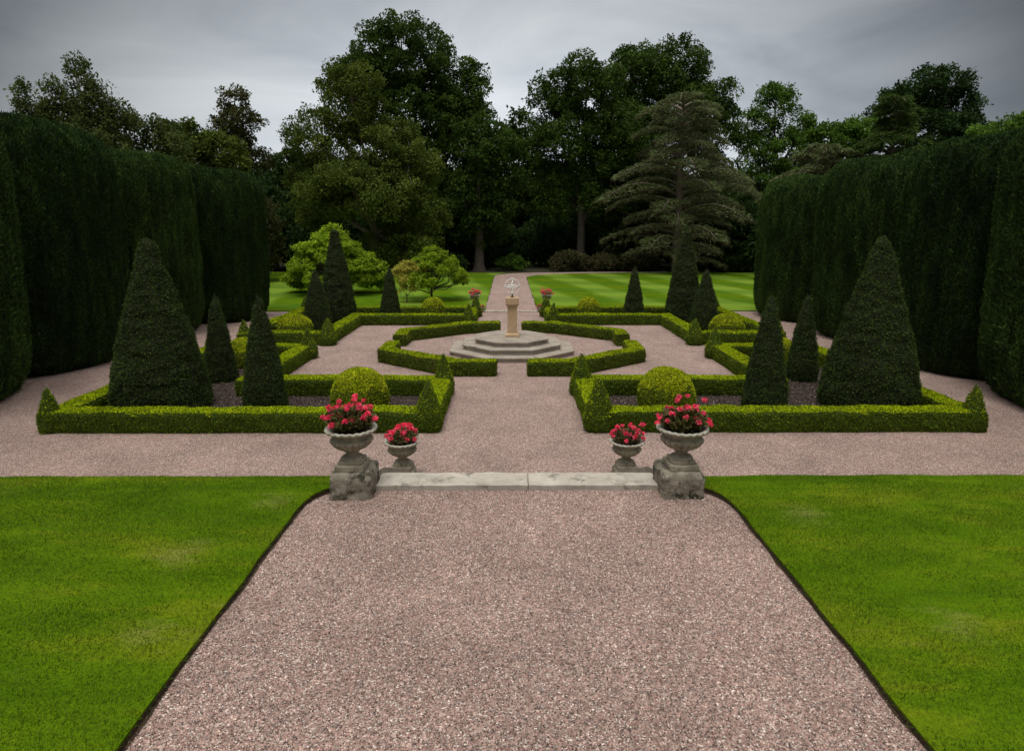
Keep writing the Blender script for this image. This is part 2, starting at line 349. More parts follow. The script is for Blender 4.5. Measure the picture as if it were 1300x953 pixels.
# upper terrace
ZT = 1.15
V = [(-60, -40, ZT-.02), (60, -40, ZT-.02), (60, 7.0, ZT-.02), (-60, 7.0, ZT-.02), (-60, 8.4, -.05), (60, 8.4, -.05)]
tag(mk('terrace_bank', [(V, [[0, 1, 2, 3], [3, 2, 5, 4]], 0, None)], M['floor'], smooth=False), kind='structure')
sheet('terrace_path', rect(-2.8, 2.8, -12, 6.99), ZT, M['gravel'])
def side_edge(s, seed):
    pts = wob((s*2.34, -12), (s*2.335, 6.0), 92, .009, seed)
    pts += [(s*2.33, 6.2), (s*2.31, 6.4), (s*2.27, 6.57), (s*2.20, 6.7), (s*2.12, 6.78), (s*2.10, 6.9), (s*2.10, 7.0)]
    pts += wob((s*2.11, 7.10), (s*16, 7.12), 80, .02, seed+9)+[(s*16, -12)]
    return pts
LE = {}
for s in (-1, 1):
    LE[s] = side_edge(s, 20+s)
    ed = [q for q in LE[s][:102] if q[1] > 1.5]; k_ = len(ed); wd = .006+.02*vn(np.array([(q[0], q[1], s) for q in ed]), 3.5, 77)+.018*rng.random(k_)
    wd = np.maximum(wd, .004); wd[-9:] += np.linspace(.0, .08, 9)
    Vd = [(q[0]+s*.05, q[1], ZT+.004) for q in ed]+[(q[0]-s*w_, q[1]-(.02 if i_ > k_-9 else 0), ZT+.004) for i_, (q, w_) in enumerate(zip(ed, wd))]
    Fd = [[i_, i_+1, k_+i_+1, k_+i_] if s > 0 else [i_, k_+i_, k_+i_+1, i_+1] for i_ in range(k_-1)]
    tag(mk('soil_edge', [(Vd, Fd, 0, None)], M['edge'], smooth=False), kind='structure')
    turf('terrace_lawn', LE[s], ZT-.1, ZT+.055, M['lawn'], M['edge'])
    Vb = [(s*2.1, 7.13, ZT+.03), (s*16, 7.13, ZT+.03), (s*16, 8.45, .01), (s*2.1, 8.45, .01)]
    tag(mk('terrace_bank', [(Vb, [[0, 1, 2, 3] if s < 0 else [3, 2, 1, 0]], 0, None)], M['lawn'], smooth=False), kind='structure')

def inpoly(P, poly):
    x, y = P[:, 0], P[:, 1]; r = np.zeros(len(P), bool); n = len(poly)
    for i in range(n):
        x1, y1 = poly[i]; x2, y2 = poly[(i+1) % n]
        if y1 == y2: continue
        c = ((y1 > y) != (y2 > y)) & (x < (x2-x1)*(y-y1)/(y2-y1)+x1); r ^= c
    return r
def blades(poly, x0, x1, y0, y1, dens, h, w, z):
    n = int((x1-x0)*(y1-y0)*dens); P = np.stack([rng.uniform(x0, x1, n), rng.uniform(y0, y1, n)], 1)
    P = P[inpoly(P, poly)]; P3 = np.concatenate([P, P[:, :1]*0], 1); P = P[rng.random(len(P)) < .72+.5*vn(P3, (1.2, 3, 1), 3)+.3*vn(P3, (6, 9, 1), 4)]; n = len(P); B = np.concatenate([P, np.full((n, 1), z)], 1)
    lean = vn3(B, 3.0, 7)[:, :2]*.7
    d = nrm(np.concatenate([rng.normal(size=(n, 2))*.55+lean, np.ones((n, 1))], 1))
    s = nrm(np.cross(d, rng.normal(size=(n, 3))))
    H = h*(.5+rng.random((n, 1)))
    V = np.stack([B-s*w, B+s*w, B+d*H], 1).reshape(-1, 3)
    return V, np.arange(n*3).reshape(n, 3), rng.random(n)
for s in (-1, 1):
    x0, x1 = (2.05, 7.4) if s > 0 else (-7.4, -2.05)
    V, F, t = blades(LE[s], x0, x1, 2.2, 7.16, 9000, .026, .0024, ZT+.05)
    e = LE[s][:96]  # longer blades overhanging the cut edge
    ex = []
    for a, b in zip(e[:-1], e[1:]):
        if a[1] < 2: continue
        k = int(math.dist(a, b)*260); q = rng.random((k, 1)); ex.append(np.array(a)*(1-q)+np.array(b)*q)
    ex = np.concatenate(ex); n = len(ex); B = np.concatenate([ex+np.array([s*.01, 0])+rng.normal(size=(n, 2))*.008, np.full((n, 1), ZT+.045)], 1)
    d = nrm(np.stack([-s*.8+rng.normal(size=n)*.6, rng.normal(size=n)*.6, .35+rng.normal(size=n)*.5], 1)); sd = nrm(np.cross(d, rng.normal(size=(n, 3))))
    H = .04*(.4+rng.random((n, 1))); V2 = np.stack([B-sd*.0022, B+sd*.0022, B+d*H], 1).reshape(-1, 3)
    tag(mk('grass', [(V, F, 0, t), (V2, np.arange(n*3).reshape(n, 3), 0, rng.random(n)*.6)], M['grass'], smooth=False),
        f"short mown grass on the {'left' if s<0 else 'right'} terrace lawn", 'grass', kind='stuff')
# loose stones on the terrace path
n = 120000; P = np.stack([rng.uniform(-2.36, 2.36, n), rng.uniform(2.2, 6.86, n)], 1)
keep = ~(inpoly(P, LE[1]) | inpoly(P, LE[-1])) & ~((np.abs(P[:, 0]) > 1.6) & (P[:, 1] > 6.5)); P = P[keep]; n = len(P)
r = (.0032+.0048*rng.random((n, 1, 1))**1.6); a0 = rng.random(n)*2*pi
base = np.stack([np.stack([np.cos(a0+k*pi/2+rng.normal(size=n)*.2), np.sin(a0+k*pi/2+rng.normal(size=n)*.2), np.full(n, -.3)], 1) for k in range(4)], 1)
apex = np.concatenate([rng.normal(size=(n, 2))*.35, .75+.3*rng.random((n, 1))], 1)[:, None]
V = (np.concatenate([base, apex], 1)*r+np.concatenate([P, np.full((n, 1), ZT+.001)], 1)[:, None]).reshape(-1, 3)
i = np.arange(n)[:, None]*5; F = np.concatenate([i+np.array([[0, 1, 4]]), i+np.array([[1, 2, 4]]), i+np.array([[2, 3, 4]]), i+np.array([[3, 0, 4]])])
tag(mk('gravel', [(V, F, 0, np.tile(rng.random(n), 4))], M['pebble'], smooth=False), 'loose pink and grey stones on the terrace path', 'gravel', kind='stuff')

# ------------------------------------------------------------------ box hedges
def offset_rings(poly, closed):
    P = np.array(poly, float); n = len(P); ms = []
    for i in range(n):
        a = P[i]-P[i-1] if (closed or i > 0) else P[i+1]-P[i]
        b = P[(i+1) % n]-P[i] if (closed or i < n-1) else P[i]-P[i-1]
        a = a/np.linalg.norm(a); b = b/np.linalg.norm(b)
        na = np.array([-a[1], a[0]]); nb = np.array([-b[1], b[0]])
        m = na+nb; m = m/np.dot(m, m)*2
        ms.append(m)
    return P, np.array(ms)
def hedge_mesh(poly, w, h, closed, seg, seed, amp=.014, origin=(0, 0)):
    P, ms = offset_rings(poly, closed); n = len(P)
    c, mm = [], []
    for i in range(n if closed else n-1):
        j = (i+1) % n; L = np.linalg.norm(P[j]-P[i]); k = max(1, int(L/seg)); t = np.arange(k)/k
        c.append(P[i]*(1-t)[:, None]+P[j]*t[:, None]); mm.append(ms[i]*(1-t)[:, None]+ms[j]*t[:, None])
    if not closed: c.append(P[-1:]); mm.append(ms[-1:])
    c = np.concatenate(c); mm = np.concatenate(mm)
    hw = w/2
    prof = [(-hw+.02, 0), (-hw, h*.25), (-hw, h*.55), (-hw+.004, h*.85), (-hw+.022, h*.97), (-hw+.07, h), (-hw*.3, h+.006), (hw*.3, h+.006), (hw-.07, h), (hw-.022, h*.97), (hw-.004, h*.85), (hw, h*.55), (hw, h*.25), (hw-.02, 0)]
    K = len(prof)
    o = np.array([p[0] for p in prof]); z = np.array([p[1] for p in prof])
    V = np.zeros((len(c), K, 3)); V[..., :2] = c[:, None]+o[None, :, None]*mm[:, None]; V[..., 2] = z
    R = len(c); V = V.reshape(-1, 3)
    D = vn3(V, 2.3, seed)*amp*1.4+vn3(V, 9, seed+7)*amp; D[:, 2] *= np.where(V[:, 2] < .01, 0, 1)
    V = V+D
    i = np.arange(R if closed else R-1)[:, None]; j = np.arange(K-1)[None]; i2 = (i+1) % R
    F = np.stack([i*K+j, i*K+j+1, i2*K+j+1, i2*K+j], 2).reshape(-1, 4)
    F = F[:, ::-1]
    if not closed:
        k = np.arange(K//2-1); b = (R-1)*K
        e0 = np.stack([k, k+1, K-2-k, K-1-k], 1); e1 = np.stack([b+k, b+k+1, b+K-2-k, b+K-1-k], 1)[:, ::-1]
        F = np.concatenate([F, e0, e1])
    # orient outward: test first side face
    V = V-np.array([origin[0], origin[1], 0]); return V, F
def fix_out(V, F, ref):
    """flip all faces when the surface normals point towards the inside reference points"""
    T = F[:, :3]; c = V[T].mean(1); nn = np.cross(V[T[:, 1]]-V[T[:, 0]], V[T[:, 2]]-V[T[:, 0]])
    up = nn[(np.abs(nn[:, 2]) > np.abs(nn[:, :2]).max(1))][:, 2]
    return F if up.sum() > 0 else F[:, ::-1]
def box_hedge(name, poly, closed, label, group, dens, L, seed, h=.42, w=.48, m='box'):
    cx, cy = np.mean(np.array(poly), 0)
    V, F = hedge_mesh(poly, w, h, closed, .12, seed, origin=(cx, cy)); F = fix_out(V, F, None)
    Vl, Fl, t = scatter(V, F, dens*1.25, L, L*.66, .45, .15, .75, off=.008)
    # brighter leaves on the top: new growth, and top light put into the colour
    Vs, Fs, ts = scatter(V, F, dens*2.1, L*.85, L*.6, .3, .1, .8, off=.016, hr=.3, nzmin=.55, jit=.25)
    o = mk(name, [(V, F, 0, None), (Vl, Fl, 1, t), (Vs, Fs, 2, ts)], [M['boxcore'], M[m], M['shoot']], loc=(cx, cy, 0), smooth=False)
    return tag(o, label, 'hedge', group)
XI, XM, XO = 1.75, 6.52, 9.35
for s, side in ((-1, 'left'), (1, 'right')):
    fb = [(XI, 12.45), (XO, 12.45), (XO, 19.5), (XM, 19.5), (XM, 15.2), (XI, 15.2)]
    bb = [(XI, 28.75), (XO, 28.75), (XO, 21.9), (XM, 21.9), (XM, 26.3), (XI, 26.3)]
    for poly, nm, dens, L, sd in ((fb, 'front', 2100, .034, 3), (bb, 'back', 800, .052, 5)):
        pl = [(s*x, y) for x, y in poly]
        box_hedge('box_hedge', pl, True, f'low clipped box hedge enclosing the L-shaped {nm} bed on the {side}', 'low box hedges round the four corner beds', dens, L, sd+s)
        zs = .018 if nm == 'front' else .014
        a_ = sum(pl[i][0]*pl[(i+1) % 6][1]-pl[(i+1) % 6][0]*pl[i][1] for i in range(6)); f_ = list(range(6)) if a_ > 0 else list(range(6))[::-1]
        npc = 26000 if nm == 'front' else 9000; Pc = np.stack([rng.uniform(min(p[0] for p in pl), max(p[0] for p in pl), npc), rng.uniform(min(p[1] for p in pl), max(p[1] for p in pl), npc)], 1)
        Pc = Pc[inpoly(Pc, pl)]; npc = len(Pc); dc = nrm(rng.normal(size=(npc, 3))*np.array([1, 1, .45]))
        Vc, Fc, tc_ = leafs(np.concatenate([Pc, np.full((npc, 1), zs+.006)], 1), dc, .045, .026, None, np.tile(np.array([[0, 0, 1.0]]), (npc, 1)), .6)
        tag(mk('bed_soil', [([(x, y, zs) for x, y in pl], [f_], 0, None), (Vc, Fc, 1, tc_**1.6)], [M['soil'], M['chips']], smooth=False), kind='structure')
    # the octagon round the sundial, four pieces with gaps on the axes
    A, B, h1 = 3.86, 3.46, 1.66
    CY = 20.7
    fr = [(s*.44, CY-B), (s*1.66, CY-B), (s*A, CY-1.72), (s*A, CY-.5)]
    bk = [(s*.44, CY+B+.1), (s*1.66, CY+B+.1), (s*A, CY+1.85), (s*A, CY+.75)]
    box_hedge('box_hedge', fr, False, f'bent box hedge piece at the front {side} of the octagon round the sundial steps', 'octagon hedge pieces', 1500, .042, 40+s, h=.41, w=.46, m='boxold')
    box_hedge('box_hedge', bk, False, f'bent box hedge piece at the back {side} of the octagon round the sundial steps', 'octagon hedge pieces', 1100, .046, 50+s, h=.40, w=.44, m='boxold')

# ------------------------------------------------------------------ clipped shapes
def topiary(name, x, y, prof, label, cat, group, dens, L, mats, seed, sq=0, amp=.02, n=28, step=.08, aspect=.5, nb=.7, up=.3, rnd=.8, asc=3, z0=0, toplit_shoot=.25, nz=.2):
    pr = resample(prof, step); V, F = lathe(pr, n, sq)
    W = V+np.array([x, y, 0]); D = vn3(W, asc, seed)*amp+vn3(W, tuple(3*q for q in asc) if isinstance(asc, tuple) else asc*3, seed+9)*amp*.7
    D[:, 2] *= .6; D[V[:, 2] < .02] *= 0; V = V+D
    Vl, Fl, t = scatter(V, F, dens, L, L*aspect, nb, up, rnd, off=.01)
    pp = [(V, F, 0, None), (Vl, Fl, 1, t)]
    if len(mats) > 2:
        Vs, Fs, ts = scatter(V, F, dens*toplit_shoot, L*.85, L*.6, .35, .2, .8, off=.012, hr=.4, nzmin=nz, jit=.3); pp.append((Vs, Fs, 2, ts))  # upward faces only: extra bright leaves carry painted top light
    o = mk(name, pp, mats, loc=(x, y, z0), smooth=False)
    return tag(o, label, cat, group)
def pyr_prof(r, h):
    return [(r*.9, 0), (r*1.05, h*.10), (r*1.04, h*.26), (r*.86, h*.44), (r*.60, h*.63), (r*.33, h*.82), (r*.12, h*.96), (.002, h)]
def cone_prof(r, h, tr):
    t = tr
    if .9 < r: return [(r*.93, 0), (r*.98, h*.04), (r*.955, h*.12), (r*.90, h*.22), (r*.80, h*.34), (r*.68, h*.46), (r*.545, h*.58), (r*.41, h*.70), (r*.29, h*.82), (r*.20, h*.91), (r*.13, h*.965), (r*.06, h*.99), (.003, h)]
    return [(r*.92, 0), (r*1.0, h*.05), (r*.985, h*.14), (r*.88, h*.3), (r*.71, h*.48), (r*.55, h*.64), (max(r*.36, t*1.3), h*.80), (max(r*.21, t*1.1), h*.91), (max(r*.11, t*.85), h*.965), (max(r*.05, t*.45), h*.99), (.003, h)]
def ball_prof(r, h):
    return [(r*.85, 0)]+[(r*(max(cos(a), 0.003))**.85, h*.34+h*.66*sin(a)) for a in np.linspace(-.25, pi/2, 12)]
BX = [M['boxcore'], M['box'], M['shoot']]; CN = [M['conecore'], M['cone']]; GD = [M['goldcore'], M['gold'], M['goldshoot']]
sd = 100
for s, side in ((-1, 'left'), (1, 'right')):
    for x, y, h, r, where, dens, L in (
        (9.42, 12.38, .95, .21, 'outer front corner of the {0} front bed', 2600, .034), (1.74, 12.45, 1.05, .26, 'inner front corner of the {0} front bed', 2600, .034),
        (1.70, 15.15, 1.03, .25, 'inner back corner of the {0} front bed', 2300, .036), (6.40, 19.5, 1.0, .25, 'court side back corner of the {0} front bed', 1500, .042),
        (9.40, 19.5, .95, .24, 'outer back corner of the {0} front bed', 1500, .042), (6.42, 21.75, .95, .27, 'court side front corner of the {0} back bed', 1500, .042),
        (9.42, 21.95, .88, .24, 'outer front corner of the {0} back bed', 1200, .045), (1.78, 26.25, .92, .25, 'inner front corner of the {0} back bed', 1000, .05),
        (1.60, 28.6, .98, .24, 'inner back corner of the {0} back bed', 1000, .05), (9.38, 28.7, .95, .24, 'outer back corner of the {0} back bed', 900, .05)):
        sd += 1
        topiary('box_pyramid', s*x, y, pyr_prof(r*(1+.06*rng.normal()), h*(1+.02*rng.normal())), 'small box pyramid on the '+where.format(side), 'topiary', 'small box pyramids on the hedge corners', dens, L, BX, sd, sq=.8, amp=.018, step=.05)
    for x, y, h, r, tr, lab, dens, L in (
        (8.16 if s > 0 else 8.03, 14.0, 3.88, 1.0, .13, 'huge dark yew cone filling the outer corner of the {0} front bed', 2600, .05),
        (5.56+.1*(s > 0), 13.7, 2.62, .45, .04, 'slim dark yew cone beside the golden ball in the {0} front bed', 3000, .042),
        (7.85, 16.6, 2.32, .38, .04, 'slim yew cone behind the huge cone in the {0} front bed', 2600, .045),
        (7.75, 25.0, 2.4, .54, .04, 'mid-sized yew cone standing just in front of the tall cone in the {0} back bed', 1500, .055),
        (7.50, 27.2, 3.95, .74, .17, 'tall broad yew cone in the outer corner of the {0} back bed', 1300, .06),
        (5.30+.1*(s > 0), 27.5, 2.35, .44, .04, 'slim yew cone standing alone beside the lawn in the {0} back bed', 1500, .055)):
        sd += 1
        topiary('yew_cone', s*x, y, cone_prof(r, h, tr), lab.format(side), 'topiary', 'clipped yew cones in the beds', dens, L, CN, sd, sq=.3, amp=.022 if r < .7 else .035, n=64 if r > .7 else 36, aspect=.36, nb=.3, up=-.0, rnd=.75, asc=(2.5, 2.5, 6), step=.06)
    for x, y, h, r, lab, dens, L in (
        (3.45, 13.75, .97, .62, 'large golden box dome in the front part of the {0} front bed', 2200, .04),
        (7.95, 18.35, .84, .47, 'small golden box dome at the back of the {0} front bed', 1600, .045),
        (8.05, 23.2, .86, .62, 'golden box dome at the front of the {0} back bed', 1100, .05),
        (3.42, 27.6, .98, .52, 'golden box dome near the far lawn in the {0} back bed', 900, .055)):
        sd += 1
        topiary('golden_box_dome', s*x, y, ball_prof(r, h), lab.format(side), 'topiary', 'golden box domes in the beds', dens, L, GD, sd, amp=.022, n=36, step=.06, aspect=.6, nb=.5, up=.2, toplit_shoot=1.7, nz=.35)

# ------------------------------------------------------------------ tall clipped yews
def yew(cx, cy, hx, hy, top, label, seed):
    V, F = cubegrid(64); p = 2.15
    g = (np.abs(V[:, 0])**p+np.abs(V[:, 1])**p)**(1/p); g = np.maximum(g, 1e-6); rad = np.maximum(np.abs(V[:, 0]), np.abs(V[:, 1]))
    q = V.copy(); q[:, :2] *= (rad/g)[:, None]                       # rounded-rectangle plan
    q = q/((rad**5.5+np.abs(V[:, 2])**5.5)**(1/5.5))[:, None]              # rounded shoulders
    zc = top*.46; P = np.stack([q[:, 0]*hx, q[:, 1]*hy, np.where(q[:, 2] > 0, zc+q[:, 2]*(top-zc), zc+q[:, 2]*(zc+.25))], 1)
    P[:, 2] = np.maximum(P[:, 2], 0)
    fl = 1+.05*np.clip((P[:, 2]/top-.25), 0, 1)                   # slightly fuller above
    P[:, :2] *= fl[:, None]
    W = P+np.array([cx, cy, 0]); nn = nrm(P*np.array([1/hx, 1/hy, .2/zc]))
    d = vn(W, (1.1, 1.1, .16), seed)*.05+vn(W, (3.6, 3.6, .55), seed+3)*.04+vn(W, (10, 10, 2.2), seed+5)*.05
    P = P+nn*d[:, None]*np.where(P[:, 2] > .02, 1, 0)[:, None]
    P[:, 2] += np.where(P[:, 2] > top*.9, vn(W, (1.2, 1.2, .1), seed+8)*.14, 0)
    Vl, Fl, t = scatter(P, F, 1500, .10, .030, .35, 1.0, .4, off=.02, zmin=.05, jit=.5)
    t = np.clip({200: .14, 201: -.12, 202: .16, 203: -.04, 204: .08, 205: -.12, 206: .04, 207: .18}[seed]+t*.55+.45*(.5+.9*vn(Vl[::4]+np.array([cx, cy, 0]), (7, 7, 1.1), seed+12)), 0, 1)
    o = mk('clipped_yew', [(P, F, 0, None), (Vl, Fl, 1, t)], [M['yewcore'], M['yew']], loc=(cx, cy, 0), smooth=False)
    return tag(o, label, 'clipped yew', 'tall clipped yews flanking the garden')
yew(-13.75, 13.25, 2.0, 3.5, 7.1, 'tall clipped yew cut off by the left edge of the picture', 200)
yew(-14.35, 18.85, 2.3, 2.6, 6.9, 'widest tall clipped yew on the left, behind the huge left cone', 201)
yew(-14.35, 23.95, 2.2, 2.42, 6.6, 'third tall clipped yew from the left edge, with a rounded shoulder', 202)
yew(-13.3, 28.1, 2.35, 1.9, 6.42, 'tall clipped yew on the left standing nearest the lawn and wood', 203)
yew(13.3, 12.85, 1.95, 3.75, 6.75, 'tall clipped yew cut off by the right edge of the picture', 204)
yew(13.8, 18.15, 2.3, 2.2, 6.42, 'broad tall clipped yew behind the huge right cone', 205)
yew(13.8, 23.1, 2.25, 2.75, 6.4, 'tall clipped yew on the right between the broadest yew and the lawn end yew', 206)
yew(13.6, 28.35, 2.35, 2.35, 6.1, 'tall clipped yew on the right standing nearest the striped lawn', 207)

# ------------------------------------------------------------------ sundial
def octa(apx, apy, z0, z1, bev=.02):
    r = 1/cos(pi/8); a = np.arange(8)*pi/4+pi/8
    rings = []
    for k, z in ((1-.03/apx, z0), (1-.03/apx, z1-.06), (1, z1-.05), (1, z1-.012), (1-.012/apx, z1)):
        rings.append(np.stack([apx*r*k*np.cos(a), apy*r*k*np.sin(a), np.full(8, z)], 1))
    V = np.concatenate(rings); F = []
    for i in range(4):
        for j in range(8): F.append([i*8+j, i*8+(j+1) % 8, (i+1)*8+(j+1) % 8, (i+1)*8+j])
    F.append(list(range(32, 40)))
    return V, F
SY = 20.72
st = empty('stepped_plinth', (0, SY, 0), 'three weathered octagonal stone steps under the sundial pillar', 'stone steps')
for ap, z0, z1 in ((2.02, -.02, .155), (1.60, .158, .325), (1.2, .328, .49)):
    V, F = octa(ap, ap*.97, z0, z1); mk('step', [(V, F, 0, None)], M['plinth'], st, smooth=False)
pl = empty('sundial_pillar', (0.02, SY, .492), 'tan sandstone pillar with moulded cap standing on the octagonal steps', 'pillar')
def sqlathe(prof):
    V = []; F = []
    for r, z in prof: V += [(-r, -r, z), (r, -r, z), (r, r, z), (-r, r, z)]
    for i in range(len(prof)-1):
        for j in range(4): F.append([i*4+j, i*4+(j+1) % 4, i*4+4+(j+1) % 4, i*4+4+j])
    F.append([len(V)-4, len(V)-3, len(V)-2, len(V)-1]); return V, F
V, F = sqlathe([(.23, 0), (.23, .07), (.215, .085), (.19, .10), (.175, .13)]); mk('base', [(V, F, 0, None)], M['sand'], pl, smooth=False)
V, F = sqlathe([(.162, .131), (.158, 1.0)]); mk('shaft', [(V, F, 0, None)], M['sand'], pl, smooth=False)
V, F = sqlathe([(.165, 1.001), (.185, 1.015), (.19, 1.04), (.215, 1.06), (.222, 1.085), (.222, 1.27), (.215, 1.29), (.20, 1.30)]); mk('capital', [(V, F, 0, None)], M['sand'], pl, smooth=False)
ar = empty('armillary_sphere', (0.02, SY, 1.793), 'white metal armillary sphere sundial on top of the tan pillar', 'sundial')
def ring(R, rr, c, rot, n=48, flat=1.0):
    th = np.arange(n)*2*pi/n; ph = np.arange(8)*2*pi/8
    T, Pp = np.meshgrid(th, ph, indexing='ij')
    x = (R+rr*np.cos(Pp))*np.cos(T); z = (R+rr*np.cos(Pp))*np.sin(T); y = rr*flat*np.sin(Pp)
    V = np.stack([x, y, z], 2).reshape(-1, 3)
    ax, az = rot; ca, sa = cos(ax), sin(ax); V = V@np.array([[1, 0, 0], [0, ca, sa], [0, -sa, ca]]); cz, sz = cos(az), sin(az); V = V@np.array([[cz, sz, 0], [-sz, cz, 0], [0, 0, 1]])
    i = np.arange(n)[:, None]; j = np.arange(8)[None]; F = np.stack([i*8+j, ((i+1) % n)*8+j, ((i+1) % n)*8+(j+1) % 8, i*8+(j+1) % 8], 2).reshape(-1, 4)
    return V+np.array(c), F
V, F = lathe([(.06, 0), (.055, .02), (.022, .035), (.018, .07), (.035, .085), (.018, .10), (.014, .125)], 16); mk('stand', [(V, F, 0, None)], M['lead'], ar)
c = (0, 0, .35)
for nm, R, rr, cc, rot, fl in (('ring', .245, .011, c, (radians(-14), radians(6)), 2.2), ('ring', .235, .010, c, (radians(76), 0), 2.0), ('ring', .228, .007, c, (radians(10), radians(80)), 1.6), ('ring', .078, .012, (0, -.03, .545), (radians(15), 0), 1.8), ('ring', .085, .010, (0, .03, .145), (radians(78), 0), 1.8)):
    V, F = ring(R, rr, cc, rot, flat=fl); mk(nm, [(V, F, 0, None)], M['metal'], ar)
V, F = merge([tube([(0, .09, .09), (0, -.045, .60)], .006), tube([(0, -.045, .60), (0, -.06, .66)], [.02, .001])]); mk('arrow', [(V, F, 0, None)], M['metal'], ar)

# ------------------------------------------------------------------ urns, geraniums, blocks, steps
def urn(x, y, z, label, group, seed, sc=1.0, detail=True):
    e = empty('stone_urn', (x, y, z), label, 'urn', group); e.rotation_euler.z = rng.normal()*.06
    e.scale = (sc,)*3
    V, F = merge([roughbox(-.165, .165, -.165, .165, 0, .075, 8, 16, .003, 14, seed), roughbox(-.135, .135, -.135, .135, .07, .115, 6, 12, .003, 14, seed+1)])
    mk('base', [(V, F, 0, None)], M['urn'], e)
    V, F = lathe([(.128, .112), (.132, .125), (.118, .14), (.09, .15), (.07, .165), (.062, .185), (.068, .195), (.085, .20), (.085, .212), (.07, .22)], 28)
    mk('foot', [(V, F, 0, None)], M['urn'], e)
    prof = resample([(.07, .218), (.12, .232), (.165, .26), (.20, .295), (.222, .335), (.228, .355), (.216, .362), (.208, .372), (.208, .40), (.212, .42)], .012)
    K = len(prof)
    def fl(k):
        z = np.array([prof[int(q)][1] for q in k]); return np.where(z < .35, .10*np.clip((z-.22)/.03, 0, 1)*np.clip((.356-z)/.012, 0, 1), 0)
    V, F = lathe(prof, 160, flute=fl)
    mk('bowl', [(V, F, 0, None)], M['urn'], e)
    V, F = lathe([(.212, .418), (.232, .43), (.262, .44), (.283, .452), (.288, .466), (.279, .478), (.262, .48), (.232, .47), (.222, .44), (.20, .42)], 96)
    th = np.arctan2(V[:, 1], V[:, 0]); rr = np.hypot(V[:, 0], V[:, 1]); sel = (rr > .235)
    V[:, 2] += np.where(sel, .007*np.sin(th*22), 0); V[:, :2] *= (1+np.where(sel, .016*np.abs(np.sin(th*11)), 0)+vn(V, 7, seed)*.012)[:, None]
    mk('rim', [(V, F, 0, None)], M['urnrim'], e)
    V, F = lathe([(.225, .43), (.12, .445), (.002, .45)], 20); mk('soil', [(V, F, 0, None)], M['soil'], e)
    return e
def geranium(x, y, z, label, group, heads, wid, hgt, seed, nleaf=900, hr=.04, lean=0, petals=46):
    e = empty('geranium', (x, y, z), label, 'flowers', group)
    n = nleaf; a = rng.random(n)*2*pi; rr = np.sqrt(rng.random(n)); u = rng.random(n)**.7
    R = wid*(.62+.38*u); P = np.stack([R*rr*np.cos(a)+lean*u*.6, R*rr*np.sin(a), .01+hgt*.62*u*(1-.45*rr**2)+.01], 1)
    P = P+vn3(P, 14, seed)*.03
    d = nrm(np.stack([np.cos(a)*.7, np.sin(a)*.7, rng.random(n)*.9], 1)+rng.normal(size=(n, 3))*.4)
    Vl, Fl, t = leafs(P, d, .042, .042)
    H = []
    for k in range(heads):
        aa = k*2.39996+rng.normal()*.2; q = math.sqrt((k+.6)/heads)
        H.append((wid*1.22*q*cos(aa)+lean*(.3+.7*rng.random()), wid*1.0*q*sin(aa), hgt*(1-.62*q*q)*(.55+.5*rng.random())))
    for k in range(max(2, heads//6)):
        aa = rng.random()*2*pi; H.append((wid*(.4+.75*rng.random())*cos(aa), wid*(.3+.6*rng.random())*sin(aa), hgt*(.75+.35*rng.random())))
    stems = [tube([(hx*.35, hy*.35, .02), (hx*.75, hy*.75, hz*.6), (hx, hy, hz)], .0028, 4) for hx, hy, hz in H]
    SV, SF = merge(stems)
    mk('foliage', [(Vl, Fl, 0, t), (SV, SF, 0, np.full(len(SF), .35))], M['geranium'], e, smooth=False)
    for hx, hy, hz in H:
        m_ = petals; r_ = hr*(.75+.45*rng.random()); dd = nrm(rng.normal(size=(m_, 3))+np.array([0, 0, .35]))
        Pp = dd*r_*np.array([1, 1, .72])*.55; V1, F1, t1 = leafs(Pp, nrm(dd*.6+rng.normal(size=(m_, 3))*.8), r_*.62, r_*.7, None, dd+np.array([0, 0, .3]), .4)
        o = mk('flower_head', [(V1, F1, 0, t1)], M['petal'], e, smooth=False); o.location = (hx, hy, hz)
    return e
